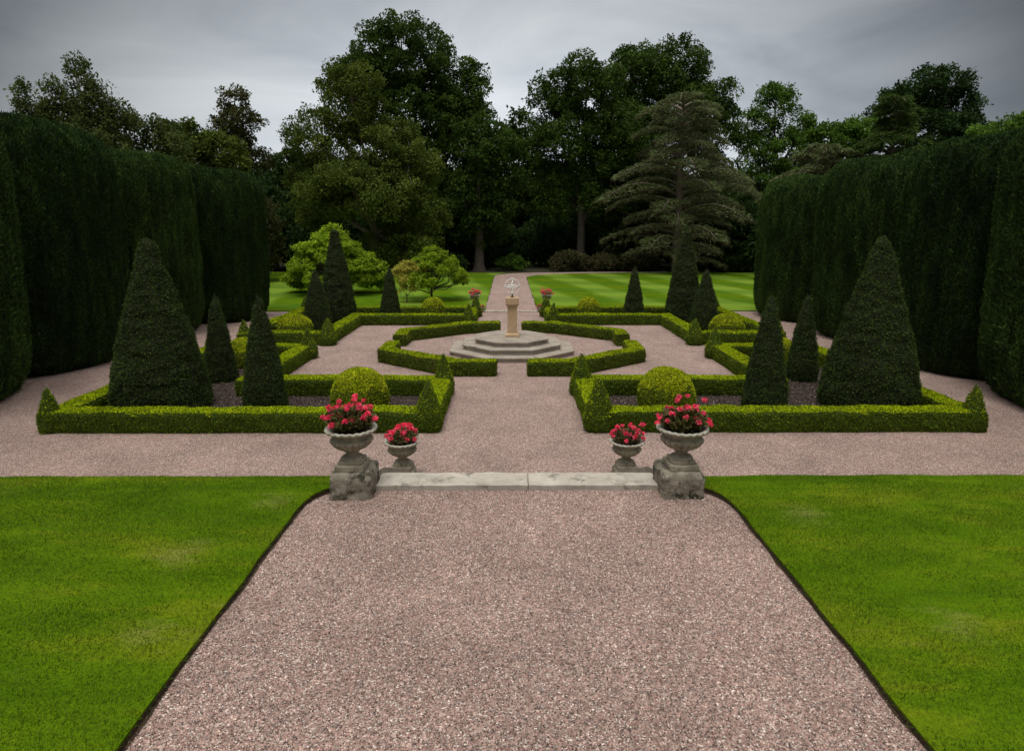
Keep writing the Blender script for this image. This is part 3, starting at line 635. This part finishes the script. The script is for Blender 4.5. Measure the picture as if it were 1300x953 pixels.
for s, side in ((-1, 'left'), (1, 'right')):
    # big rough pedestal blocks at the top of the steps
    V, F = roughbox(-.235, .235, -.25, .25, -.03, .30, 40, 16, .012, 5, 300+s)
    V += vn3(V, 22, 5)*.005
    V[:, :2] *= (1-.10*np.clip((V[:, 2]-.24)/.06, 0, 1))[:, None]
    o = mk('pedestal_block', [(V, F, 0, None)], M['block'], loc=(s*1.845, 6.80, ZT)); tag(o, f'rough lichened stone block carrying the large {side} urn', 'stone block', 'rough blocks under the front urns')
    urn(s*1.86, 6.78, ZT+.292, f'fluted stone urn raised on the rough block left of the pale step edge' if s < 0 else 'fluted stone urn raised on the rough block right of the pale step edge', 'fluted stone urns', 310+s)
    geranium(s*1.86+(.0 if s < 0 else 0), 6.78, ZT+.292+.445, f'tall pink-red geraniums filling the nearer {side} urn on the rough block', 'red geraniums in urns', 29 if s < 0 else 27, .26 if s < 0 else .26, .37 if s < 0 else .33, 320+s, 1700, .036, lean=-.0)
    # foot of the steps
    V, F = roughbox(-.2, .2, -.2, .2, -.02, .20, 14, 10, .008, 6, 330+s)
    o = mk('pedestal_block', [(V, F, 0, None)], M['urn'], loc=(s*1.84, 9.85, 0)); tag(o, f'low worn stone block under the {side} urn at the foot of the steps', 'stone block', 'low blocks under the lower urns')
    urn(s*1.84, 9.85, .20, f'fluted stone urn standing lower down at the {side} foot of the steps', 'fluted stone urns', 340+s)
    geranium(s*1.84, 9.85, .20+.445, f'red geraniums in the lower urn at the {side} foot of the steps', 'red geraniums in urns', 17, .25, .30, 350+s, 700, .046)
    # flank walls
    Vw = []
    for yy, zz in ((7.06, 1.27), (7.5, 1.16), (9.2, .44), (9.63, .27)):
        for xx in (1.66, 1.98): Vw.append((s*xx, yy, zz))
    for yy, zz in ((7.06, -.02), (7.5, -.02), (9.2, -.02), (9.63, -.02)):
        for xx in (1.66, 1.98): Vw.append((s*xx, yy, zz))
    Fw = [[0, 1, 3, 2], [2, 3, 5, 4], [4, 5, 7, 6], [6, 7, 15, 14], [0, 8, 9, 1]]+[[a, a+2, a+10, a+8] for a in (0, 2, 4)]+[[a+1, a+9, a+11, a+3] for a in (0, 2, 4)]
    Fw = [f[::-1] for f in Fw] if s > 0 else Fw
    tag(mk('flank_wall', [(np.array(Vw), Fw, 0, None)], M['plinth'], smooth=False), f'dark sloping stone kerb between the large and small urn on the {side}', 'wall', 'sloping kerbs beside the steps')
    # far urns flanking the far path
    V, F = roughbox(-.2, .2, -.2, .2, -.02, .20, 8, 12, .005, 6, 360+s)
    o = mk('pedestal_block', [(V, F, 0, None)], M['urn'], loc=(s*1.80, 31.4, .02)); tag(o, f'low stone block under the far {side} urn beside the lawn path', 'stone block', 'low blocks under the far urns')
    urn(s*1.80, 31.4, .222, f'small-looking distant stone urn on the {side} of the far lawn path', 'fluted stone urns', 370+s)
    geranium(s*1.80, 31.4, .222+.445, f'orange-red geraniums in the distant urn {side} of the lawn path', 'red geraniums in urns', 16, .30, .32, 380+s, 350, .07, petals=20)
    V, F = lathe([(.10, 0), (.15, .2), (.165, .22), (.15, .225), (.002, .2)], 20)
    px = s*1.42; fp = empty('flower_pot', (px, 30.05, .002), f'low pot at the {side} end of the far pale step', 'flower pot', 'pots at the far step'); mk('pot', [(V, F, 0, None)], M['urn'], fp)
    geranium(px, 30.05, .21, f'low clump of red geraniums in the pot at the {side} end of the far step', 'red geraniums in urns', 7, .17, .16, 390+s, 120, .05, petals=16)
steps = empty('stone_steps', (0, 7.0, 0), 'pale stone steps leading down from the terrace path between the urns', 'steps')
for x0, x1, k in ((-1.625, .128, 0), (.133, 1.635, 1)):
    V, F = cubegrid(30); p = 40; q = V/((np.abs(V)**p).sum(1)**(1/p))[:, None]
    P = np.array([(x0+x1)/2, 0, 1.15])+q*np.array([(x1-x0)/2, .19, .062]); P = P+vn3(P, (6, 6, 6), 410+k)*.006
    mk('top_slab', [(P, F, 0, None)], M['slab'], steps, (0, 0, 0))
for i in range(6):
    zt = 1.04-i*.165; y0 = .14+i*.37
    V, F = box(-1.62, 1.62, y0, y0+.44, zt-.17, zt); mk('tread', [(V, F, 0, None)], M['plinth'], steps, smooth=False)
V, F = roughbox(-1.3, 1.3, -.13, .13, -.05, .05, 20, 30, .003, 6, 420)
o = mk('stone_kerb', [(V, F, 0, None)], M['slab'], loc=(0, 30.2, .0)); tag(o, 'pale narrow stone step across the start of the far lawn path', 'step')

# ------------------------------------------------------------------ trees
def crown(lobes, per, cr, L, seed, origin, fill=1.0, flat=.7, up=.5):
    """leaf clumps over a union of ellipsoid lobes (x,y,z,rx,ry,rz)"""
    C = []
    for (x, y, z, rx, ry, rz) in lobes:
        area = 4*pi*((rx*ry+rx*rz+ry*rz)/3)
        n = max(6, int(area/(cr*cr*1.6)*fill)); d = nrm(rng.normal(size=(n, 3))+np.array([0, 0, .12]))
        rad = .70+.34*rng.random((n, 1))**.8; inner = rng.random((n, 1)) < .16; rad = np.where(inner, rad*.55, rad)
        C.append(np.array([x, y, z])+d*rad*np.array([rx, ry, rz]))
    C = np.concatenate(C); C = C[C[:, 2] > cr*.5]
    nc = len(C); r = cr*(.55+.75*rng.random((nc, 1))); ct = rng.random(nc)
    m = per; k = np.repeat(np.arange(nc), m); n = nc*m
    d = nrm(rng.normal(size=(n, 3))+np.array([0, 0, .35]))
    rr = r[k]*(.35+.65*rng.random((n, 1))**.5); P = C[k]+d*rr*np.array([1, 1, flat])
    P = P+vn3(P, 1.3/cr, seed)*cr*.35
    dir_ = nrm(d*.35+rng.normal(size=(n, 3))*.7)
    t = np.clip(.62*ct[k]+.38*rng.random(n), 0, 1)
    s = P[:, 2] > .1
    V, F, t = leafs(P[s]-np.array(origin), dir_[s], L, L*.66, t[s], d[s]*.8+np.array([0, 0, .55]), .55)
    return V, F, t, C
def limbs(base, r0, h, lobes, C, seed, nb=26, lean=(0, 0)):
    bx, by, bz = base
    top = np.array([bx+lean[0], by+lean[1], bz+h])
    L = [tube([(bx, by, bz-.1), (bx, by, bz+h*.12), (bx+lean[0]*.3, by+lean[1]*.3, bz+h*.5), tuple(top)], [r0*1.5, r0*1.05, r0*.9, r0*.8], 10)]
    for (x, y, z, rx, ry, rz) in lobes:
        c = np.array([x, y, z]); mid = (top+c)/2+np.array([rng.normal()*.3, rng.normal()*.3, -.3]); st = np.array([bx, by, bz+h*(.55+.45*rng.random())]) if z < bz+h*1.6 else top
        L.append(tube([st-np.array([0, 0, .1]), mid, c, c+np.array([0, 0, rz*.6])], [r0*.5, r0*.36, r0*.2, r0*.06], 7))
    lc = np.array([l[:3] for l in lobes])
    pick = rng.choice(len(C), min(nb, len(C)), replace=False)
    for q in pick:
        c = C[q]; j = np.argmin(((lc-c)**2).sum(1)); a = lc[j]; mid = (a+c)/2+rng.normal(size=3)*.2
        L.append(tube([a, mid, c], [r0*.16, r0*.1, r0*.03], 5))
    return merge(L)
def tree(name, label, base, r0, h, lobes, leaf, per=90, cr=1.0, L=.34, bark='bark', group=None, cat='tree', seed=0, fill=1.0, flat=.7, nb=26, dy=.85, lean=(0, 0)):
    """lobes given as (x, z, rx, rz) or (x,z,rx,rz,y offset)"""
    bx, by = base; lb = []
    for l in lobes:
        yo = l[4] if len(l) > 4 else rng.normal()*.25*l[2]
        lb.append((l[0], by+yo, l[1], l[2], l[2]*dy, l[3]))
    e = empty(name, (bx, by, 0), label, cat, group)
    V, F, t, C = crown(lb, per, cr, L, seed, (bx, by, 0), fill, flat)
    TV, TF = limbs((bx, by, 0), r0, h, lb, C, seed, nb, lean)
    mk('trunk', [(TV-np.array([bx, by, 0]), TF, 0, None)], M[bark], e)
    mk('crown', [(V, F, 0, t)], M[leaf], e, smooth=False)
    return e
tree('oak_tree', 'tallest dark oak left of the path, its dome rising above the paler lime', (-8.6, 62), .55, 7,
     [(-9.8, 19.2, 4.4, 2.9), (-13.9, 16.8, 3.0, 2.7), (-5.6, 16.4, 3.4, 2.8), (-9.4, 14.0, 5.8, 3.3), (-6.2, 10.0, 4.5, 3.4), (-3.9, 14.0, 1.8, 2.0), (-11, 7, 4, 3)], 'oak_leaf', 190, 1.0, .25, seed=1)
tree('lime_tree', 'paler olive-green tree standing in front of the tallest oak', (-10.6, 50), .38, 4.5,
     [(-12.0, 13.6, 2.3, 2.3), (-14.0, 10.1, 2.5, 2.5), (-10.1, 9.9, 2.8, 2.6), (-7.7, 8.9, 2.5, 2.2), (-11.4, 6.5, 4.4, 2.2), (-15.3, 7.7, 1.7, 1.7), (-7.8, 4.8, 2.8, 2.0), (-14.9, 4.8, 2.0, 1.6), (-8.6, 2.4, 3, 1.5)], 'lime_leaf', 170, .78, .19, 'palebark', seed=2, fill=.85)
tree('oak_tree', 'dark tree just left of the path end, beside the tallest oak', (-2.8, 58), .45, 4.5,
     [(-2.6, 10.7, 2.1, 2.6), (-.9, 9.0, 2.1, 3.1), (-3.6, 5.9, 3.6, 3.2), (-2.2, 4.6, 1.6, 2.8)], 'oak_leaf', 150, .95, .25, seed=3)
tree('oak_tree', 'farther tree closing the gap above the end of the path', (1.2, 74), .4, 6,
     [(1.2, 14.3, 2.1, 2.2), (.4, 10.6, 2.9, 3.2), (2.2, 8.0, 3.1, 3.4)], 'oak_leaf', 70, 1.1, .38, seed=4)
tree('oak_tree', 'dark oak right of the path with its bare trunk showing above the bushes', (6.7, 60), .42, 6.0,
     [(4.1, 15.4, 1.9, 1.9), (7.0, 16.1, 2.9, 2.7), (5.3, 11.6, 3.2, 3.4), (8.9, 11.6, 3.0, 3.4), (4.6, 7.4, 2.7, 2.6), (8.6, 7.2, 2.8, 2.6)], 'oak_leaf', 175, .95, .24, seed=5)
tree('oak_tree', 'tall broad oak with the highest crown right of the path, behind the cedar', (15, 66), .55, 8,
     [(11.9, 18.7, 3.0, 2.5), (16.6, 19.4, 3.6, 2.6), (20.2, 17.0, 2.0, 2.0), (16.0, 15.4, 4.4, 3.2), (12.1, 13.1, 3.6, 3.6), (20.1, 13.1, 3.3, 3.0), (13.9, 7.7, 4.8, 4.0)], 'oak_leaf', 165, 1.05, .26, seed=6)
tree('ash_tree', 'open airy tree showing sky gaps right of the broad oak', (28.4, 70), .35, 9,
     [(28.2, 16.3, 2.5, 2.1), (25.4, 14.3, 1.8, 1.7), (31.4, 14.1, 2.0, 1.7), (28.6, 11.9, 3.9, 2.2), (26.7, 7.9, 3.8, 3.4), (32.0, 8.3, 3.4, 3.2)], 'mid_leaf', 120, .85, .25, seed=7, fill=.7, nb=40)
tree('pine_tree', 'dark spreading pine above the right yews', (33, 52), .4, 8,
     [(32.9, 14.5, 2.5, 1.5), (30.9, 13.1, 2.0, 1.5), (35.3, 12.7, 1.9, 1.9), (33.4, 10.9, 3.5, 2.3), (36.5, 9.8, 2, 2)], 'dark_leaf', 100, .6, .22, seed=8, fill=.75)
tree('chestnut_tree', 'yellow-green round tree between the pale cedar and the dark pine', (25.8, 51.5), .25, 5,
     [(27.0, 10.9, 1.9, 1.2), (24.9, 10.2, 1.9, 1.4), (25.8, 7.4, 3, 2.4)], 'mid_leaf', 90, .6, .24, seed=9)
tree('garden_tree', 'mid green tree peeping over the yew at the right edge', (29.0, 38), .22, 4,
     [(27.9, 8.6, 1.4, 1.2), (29.9, 8.9, 1.7, 1.5), (29, 6, 2.5, 2)], 'mid_leaf', 90, .5, .20, seed=10)
tree('birch_tree', 'twiggy dark tree with upright shoots above the leftmost yews', (-23.4, 36), .2, 4.5,
     [(-23.3, 10.9, .8, 1.9), (-24.6, 10.2, .8, 1.5), (-26.4, 10.3, .5, 1.3), (-25.6, 9.2, .9, 1.2), (-22.2, 10.3, .7, 1.4), (-21.6, 9.4, .9, 1.2), (-23.6, 8.9, 1.6, 1.3), (-23, 7, 2.8, 2)], 'twig_leaf', 60, .34, .15, seed=11, fill=.75, nb=80, flat=1.6)
tree('birch_tree', 'low loose tree showing over the second left yew', (-21.0, 38.5), .16, 4,
     [(-20.6, 9.0, .9, 1.2), (-21.9, 9.0, .8, 1.4), (-19.6, 8.4, .8, .9), (-21, 6.5, 2, 2)], 'twig_leaf', 60, .42, .18, seed=12, fill=.7, nb=30, flat=1.1)
tree('chestnut_tree', 'rounded olive tree over the third left yew', (-21.6, 46), .25, 4.5,
     [(-22.5, 9.7, 1.8, 1.4), (-20.1, 8.9, 1.8, 1.2), (-21.6, 6.5, 3, 2.2)], 'lime_leaf', 85, .55, .22, seed=13)
tree('scots_pine', 'upright brownish pine standing alone against the sky on the left', (-20.6, 50), .22, 9,
     [(-20.7, 13.3, 1.1, .9), (-19.9, 11.6, 1.4, .9), (-21.6, 11.5, 1.0, .8), (-20.8, 9.9, 1.6, 1.0), (-19.4, 9.0, 1.2, .8)], 'brown_leaf', 70, .5, .19, seed=14, fill=.8)
tree('oak_tree', 'dark tree between the end yew and the olive lime', (-19.8, 60), .35, 5,
     [(-20.8, 9.2, 1.6, 1.8), (-19.0, 7.6, 2.0, 2.4), (-21.1, 5.2, 2.4, 2.8), (-17, 5, 2.6, 3)], 'dark_leaf', 85, .85, .3, seed=15)
tree('hawthorn_bush', 'brownish shrub beside the end of the left yews', (-17.6, 46), .12, 1.6,
     [(-17.6, 4.6, 1.1, 1.6), (-18.2, 2.6, 1.4, 1.8)], 'brown_leaf', 80, .5, .17, seed=16)
# side trees that close the view beyond the yews
for i, (x, y, h_) in enumerate(((-33, 44, 8.0), (-34, 58, 9.5), (-27, 64, 9), (37, 62, 9), (40, 50, 9), (44, 72, 10))):
    tree('garden_tree', ['leafy tree hidden behind the left yews', 'tree far back behind the left pines', 'tree at the left back of the wood',
                         'tree at the right back of the wood', 'tree behind the dark right pine', 'farthest right tree of the wood'][i], (x, y), .3, 4,
         [(x, h_-2.5, 3.6, 2.4), (x-2, h_-5, 3, 3), (x+2.2, h_-5, 3, 3)], 'dark_leaf', 55, 1.0, .36, seed=20+i, cat='tree')
# back wood: one tree, copied
bt = tree('woodland_tree', 'dark tree in the deep back rows of the wood', (-3, 84), .35, 4,
          [(-3, 8.2, 3.4, 2.4), (-5.4, 5, 3.4, 3.4), (-.4, 5, 3.4, 3.4), (-3, 2.6, 4.5, 2.4)], 'dark_leaf', 55, 1.1, .42, seed=40, group='dark trees in the back rows of the wood')
for i, x in enumerate(list(range(-66, 72, 7))):
    for row in (0, 1):
        if i == 9 and row == 0: continue
        c_ = copy_tree(bt); c_.location = (x+3*row+rng.normal()*1.0, 84+row*9+rng.normal()*1.5, 0); c_.rotation_euler.z = rng.random()*6.28; q = .9+.25*rng.random(); c_.scale = (q, q, q)
# understorey laurels below the big crowns
us = tree('laurel_bush', 'dark evergreen understorey bush under the big trees', (-4, 66), .1, 1.2,
          [(-4, 2.3, 2.4, 1.6), (-5.6, 1.4, 2, 1.3), (-2.4, 1.4, 2, 1.3)], 'dark_leaf', 70, .7, .28, seed=60, group='dark understorey bushes under the trees', cat='bush')
for x, y, q in ((-22, 60, 1.5), (-17.5, 57, 1.2), (-13, 58, 1.3), (-9, 60, 1.2), (-5, 63, 1.1), (-1.2, 66, 1), (3, 66, 1), (7, 66, 1.2), (11, 62, 1.2), (16, 62, 1.3), (21, 60, 1.4), (26, 60, 1.5), (-12, 70, 1.6), (-5, 73, 1.6), (3, 76, 1.6), (10, 72, 1.6), (20, 70, 1.6)):
    c_ = copy_tree(us); c_.location = (x, y, 0); c_.rotation_euler.z = rng.random()*6.28; c_.scale = (q, q, q*1.2)
# bushes at the far lawn edge
for nm, lab, x, y, w, h_, lf in (('rhododendron', 'brownish domed bush at the right end of the path bend', 5.6, 57.5, 1.9, 1.7, 'bush_leaf'), ('rhododendron', 'low brown-green bush in front of the bare oak trunk', 8.9, 57.8, 1.6, 1.5, 'bush_leaf'),
        ('rhododendron', 'wide dull bush between the oak trunk and the cedar', 11.9, 57.6, 2.0, 1.6, 'bush_leaf'), ('fern_bush', 'fresh green bush closing the far end of the path', .2, 58.5, 1.5, 1.25, 'mid_leaf'),
        ('rhododendron', 'dark bush at the right edge under the cedar skirt', 20.5, 56.5, 2.2, 1.6, 'dark_leaf'), ('rhododendron', 'dark bush under the oak left of the path', -6.0, 57.2, 2.2, 1.6, 'dark_leaf'),
        ('rhododendron', 'dark bush behind the small maple', -10.5, 56.8, 2.4, 1.7, 'dark_leaf'), ('rhododendron', 'dark bush near the end of the right yews', 25.0, 55.8, 2.4, 1.8, 'dark_leaf')):
    tree(nm, lab, (x, y), .08, .6, [(x, h_*.5, w*.75, h_*.5), (x-w*.45, h_*.42, w*.5, h_*.42), (x+w*.45, h_*.4, w*.5, h_*.42)], lf, 70, .38, .17, seed=int(x*3+99), cat='bush')
# small bright trees on the left lawn
def skirt(cx, n, R, z0, z1, sx, sz, pw):
    out = []
    for k in range(n):
        u = (k+.5)/n; z = z0+(z1-z0)*u; r_ = R*(1-u**pw)**.8*(.62+.42*rng.random()); a = k*2.39996+rng.normal()*.3
        q = (.7+.6*rng.random())*(1-.35*u); out.append((cx+r_*cos(a), z+rng.normal()*sz*.3, sx*q, sz*q, r_*sin(a)*.85))
    return out
tree('maple_tree', 'wide bright green spreading maple on the left lawn behind the cones', (-10.7, 38), .14, 1.2,
     skirt(-10.7, 46, 3.1, .55, 3.75, .75, .34, 1.7), 'maple_leaf', 60, .25, .13, seed=70, fill=.7, flat=.6, nb=60)
tree('maple_tree', 'small bright green maple with visible trunk and shade on the lawn', (-4.35, 34.6), .07, .8,
     skirt(-4.3, 30, 1.95, 1.05, 2.85, .48, .24, 1.6), 'maple_leaf', 52, .19, .10, seed=71, fill=.75, flat=.6, nb=50)
tree('smoke_bush', 'small thin yellow-leaved shrub beside the small maple', (-5.55, 33.6), .03, .5,
     [(-5.5, 1.95, .55, .25), (-6.05, 1.65, .4, .25), (-5.0, 1.8, .45, .22), (-5.6, 1.35, .5, .25), (-5.2, .9, .3, .25), (-5.8, .8, .25, .25)], 'yellow_leaf', 42, .16, .075, seed=72, fill=.8, nb=24)

def cedar(name, label, x, y, top, rl, rr_, nbr, leaf, twig, seed, z0=1.0, dens=1.0):
    e = empty(name, (x, y, 0), label, 'tree')
    pts = [(0, 0, -.1), (.05, 0, top*.3), (-.05, 0, top*.65), (0, 0, top*.97)]; L = [tube(pts, [top*.032, top*.024, top*.014, .03], 9)]
    PL, DL, PT, DT = [], [], [], []
    for k in range(nbr):
        u = (k+rng.random())/nbr; z = z0+(top-z0)*u**.92; a = k*2.39996+rng.normal()*.3
        side = cos(a); R = (rl if side < 0 else rr_)
        env = np.interp(u, [0, .15, .45, .62, .72, .85, .95, 1], [.78, .85, 1.0, .78, .52, .52, .5, .28])
        Lb = R*env*(.60+.50*rng.random()); d = np.array([cos(a), sin(a), 0]); t = np.linspace(0, 1, 7)
        rise = .10+.16*u; zz = z+Lb*(rise*np.sin(t*pi*.8)-.17*t**2.5*(1-.2*u))
        B = np.stack([d[0]*Lb*t, d[1]*Lb*t, np.maximum(zz, .25)], 1); L.append(tube(B, np.linspace(top*.008, .012, 7), 5))
        perp = np.array([-d[1], d[0], 0])
        n = int(520*Lb/5*dens*(.55+.55*u)); tt = .18+.82*rng.random(n)**.8; w = Lb*.30*np.sin(np.clip(tt, 0, 1)*pi*.86+.15)
        # secondary twigs fan out: snap the lateral coordinate to a few fingers so the plate has gaps
        lat = rng.uniform(-1, 1, n); fing = np.round(tt*9+np.abs(lat)*1.2)/9-np.abs(lat)*.13
        tt2 = np.clip(fing+rng.normal(size=n)*.012, .05, 1.03)
        C = np.stack([np.interp(tt2, t, B[:, i]) for i in range(3)], 1)+perp*(lat*w)[:, None]
        C[:, 2] += rng.normal(size=n)*.05-np.abs(lat)*w*.22+.05
        dr = nrm(d*1.0+perp*np.sign(lat)[:, None]*.8+rng.normal(size=(n, 3))*np.array([.35, .35, .25]))
        PL.append(C); DL.append(dr)
        m = int(n*(1.0-.6*u)); j = rng.choice(n, m); C2 = C[j]-np.array([0, 0, .10])+rng.normal(size=(m, 3))*.08; PT.append(C2); DT.append(nrm(dr[j]+rng.normal(size=(m, 3))*.4-np.array([0, 0, .3])))
    TV, TF = merge(L); mk('trunk', [(TV, TF, 0, None)], M['palebark'], e)
    V1, F1, t1 = leafs(np.concatenate(PL), np.concatenate(DL), .30, .085); V2, F2, t2 = leafs(np.concatenate(PT), np.concatenate(DT), .38, .035)
    mk('crown', [(V1, F1, 0, t1), (V2, F2, 1, t2)], [M[leaf], M[twig]], e, smooth=False); return e
cedar('cedar_tree', 'grey-brown layered cedar with drooping branches standing at the right lawn edge', 14.6, 55.5, 14.3, 7.6, 7.0, 66, 'cedar_leaf', 'cedar_twig', 80, dens=1.15)
cedar('cedar_tree', 'pale grey-green flat-topped cedar peeping over the right yews', 23.6, 49, 9.7, 4.4, 4.4, 60, 'cedar_leaf', 'cedar_twig', 81, z0=4, dens=1.2)
cedar('fir_tree', 'layered green conifer rising beside the dark pine on the right', 27.6, 47, 13.0, 3.2, 3.2, 70, 'conifer_leaf', 'conifer_leaf', 82, z0=4, dens=1.6)

# ------------------------------------------------------------------ sky and light
w = bpy.data.worlds.new('World'); scene.world = w; w.use_nodes = True; nt = w.node_tree
for n_ in list(nt.nodes): nt.nodes.remove(n_)
out = N(nt, 'ShaderNodeOutputWorld'); bg = N(nt, 'ShaderNodeBackground'); bg.inputs['Strength'].default_value = .1
SUN_EL, SUN_AZ = radians(72), radians(200)
sky = N(nt, 'ShaderNodeTexSky', sky_type='NISHITA'); sky.sun_disc = False; sky.sun_elevation = SUN_EL; sky.sun_rotation = SUN_AZ
tc = N(nt, 'ShaderNodeTexCoord'); sx = N(nt, 'ShaderNodeSeparateXYZ'); nt.links.new(tc.outputs['Generated'], sx.inputs[0])
mp = N(nt, 'ShaderNodeMapping'); mp.inputs['Scale'].default_value = (1.0, 1.0, 3.2); mp.inputs['Location'].default_value = (.35, 0, .2); nt.links.new(tc.outputs['Generated'], mp.inputs[0])
n1 = noise(nt, 2.2, 6, .5, mp.outputs[0], .6)
# brightness of the overcast by height: greyer band of cloud at 12-30 degrees, bright overhead
rz = ramp(nt, [(0, (.86, .86, .86)), (.10, (.86, .86, .86)), (.20, (.75, .75, .75)), (.31, (.60, .60, .60)), (.42, (.34, .34, .34)), (.62, (.50, .50, .50)), (.85, (1.7, 1.7, 1.7)), (1, (2.1, 2.1, 2.1))]); nt.links.new(sx.outputs[2], rz.inputs['Fac'])
# clouds thin out ahead (+Y) and thicken to the sides
ry = ramp(nt, [(0, (.35, .35, .35)), (.45, (.16, .16, .16)), (.71, (.13, .13, .13)), (.77, (.24, .24, .24)), (.83, (.45, .45, .45)), (.89, (.68, .68, .68)), (.95, (.90, .90, .90)), (1, (1.03, 1.03, 1.03))]); nt.links.new(sx.outputs[1], ry.inputs['Fac'])
# only the low sky varies with direction
fz = ramp(nt, [(.34, (1, 1, 1)), (.6, (0, 0, 0))]); nt.links.new(sx.outputs[2], fz.inputs['Fac'])
az = mix(nt, fz.outputs['Color'], (1, 1, 1), ry.outputs['Color'])
rc = ramp(nt, [(.30, (.60, .62, .66)), (.48, (.94, .95, .97)), (.66, (1.22, 1.21, 1.20))]); nt.links.new(n1.outputs['Fac'], rc.inputs['Fac'])
c1 = mix(nt, 1.0, rz.outputs['Color'], az, 'MULTIPLY'); c2 = mix(nt, 1.0, c1, rc.outputs['Color'], 'MULTIPLY')
tintr = ramp(nt, [(.3, (9.25, 9.75, 10.15)), (.7, (10.1, 9.9, 9.5))]); nt.links.new(sx.outputs[2], tintr.inputs['Fac'])
c3 = mix(nt, 1.0, c2, tintr.outputs['Color'], 'MULTIPLY')
c4 = mix(nt, .06, c3, sky.outputs['Color'])
nt.links.new(c4, bg.inputs['Color']); nt.links.new(bg.outputs[0], out.inputs['Surface'])
sl = bpy.data.lights.new('sun', 'SUN'); sl.energy = 1.5; sl.angle = radians(15); sl.color = (1, .965, .91)
so = bpy.data.objects.new('sun', sl); COL.objects.link(so)
dx, dy_, dz_ = sin(SUN_AZ)*cos(SUN_EL), cos(SUN_AZ)*cos(SUN_EL), sin(SUN_EL)
from mathutils import Vector
so.rotation_euler = Vector((dx, dy_, dz_)).to_track_quat('Z', 'Y').to_euler(); so.location = (0, 0, 60)

# ------------------------------------------------------------------ camera
cd = bpy.data.cameras.new('camera'); cd.sensor_width = 36; cd.lens = 36*800/1300; cd.shift_y = -45.5/1300; cd.clip_end = 4000; cd.clip_start = .05
co = bpy.data.objects.new('camera', cd); COL.objects.link(co); co.location = (-.09, 0, 4.15)
pitch = math.atan(146/800)
co.rotation_euler = (pi/2-pitch, 0, -math.atan(4/800*cos(pitch)))
scene.camera = co
scene.render.resolution_x, scene.render.resolution_y = 1024, 750
scene.view_settings.view_transform = 'Standard'; scene.view_settings.look = 'None'; scene.view_settings.exposure = 0.0; scene.view_settings.gamma = 1
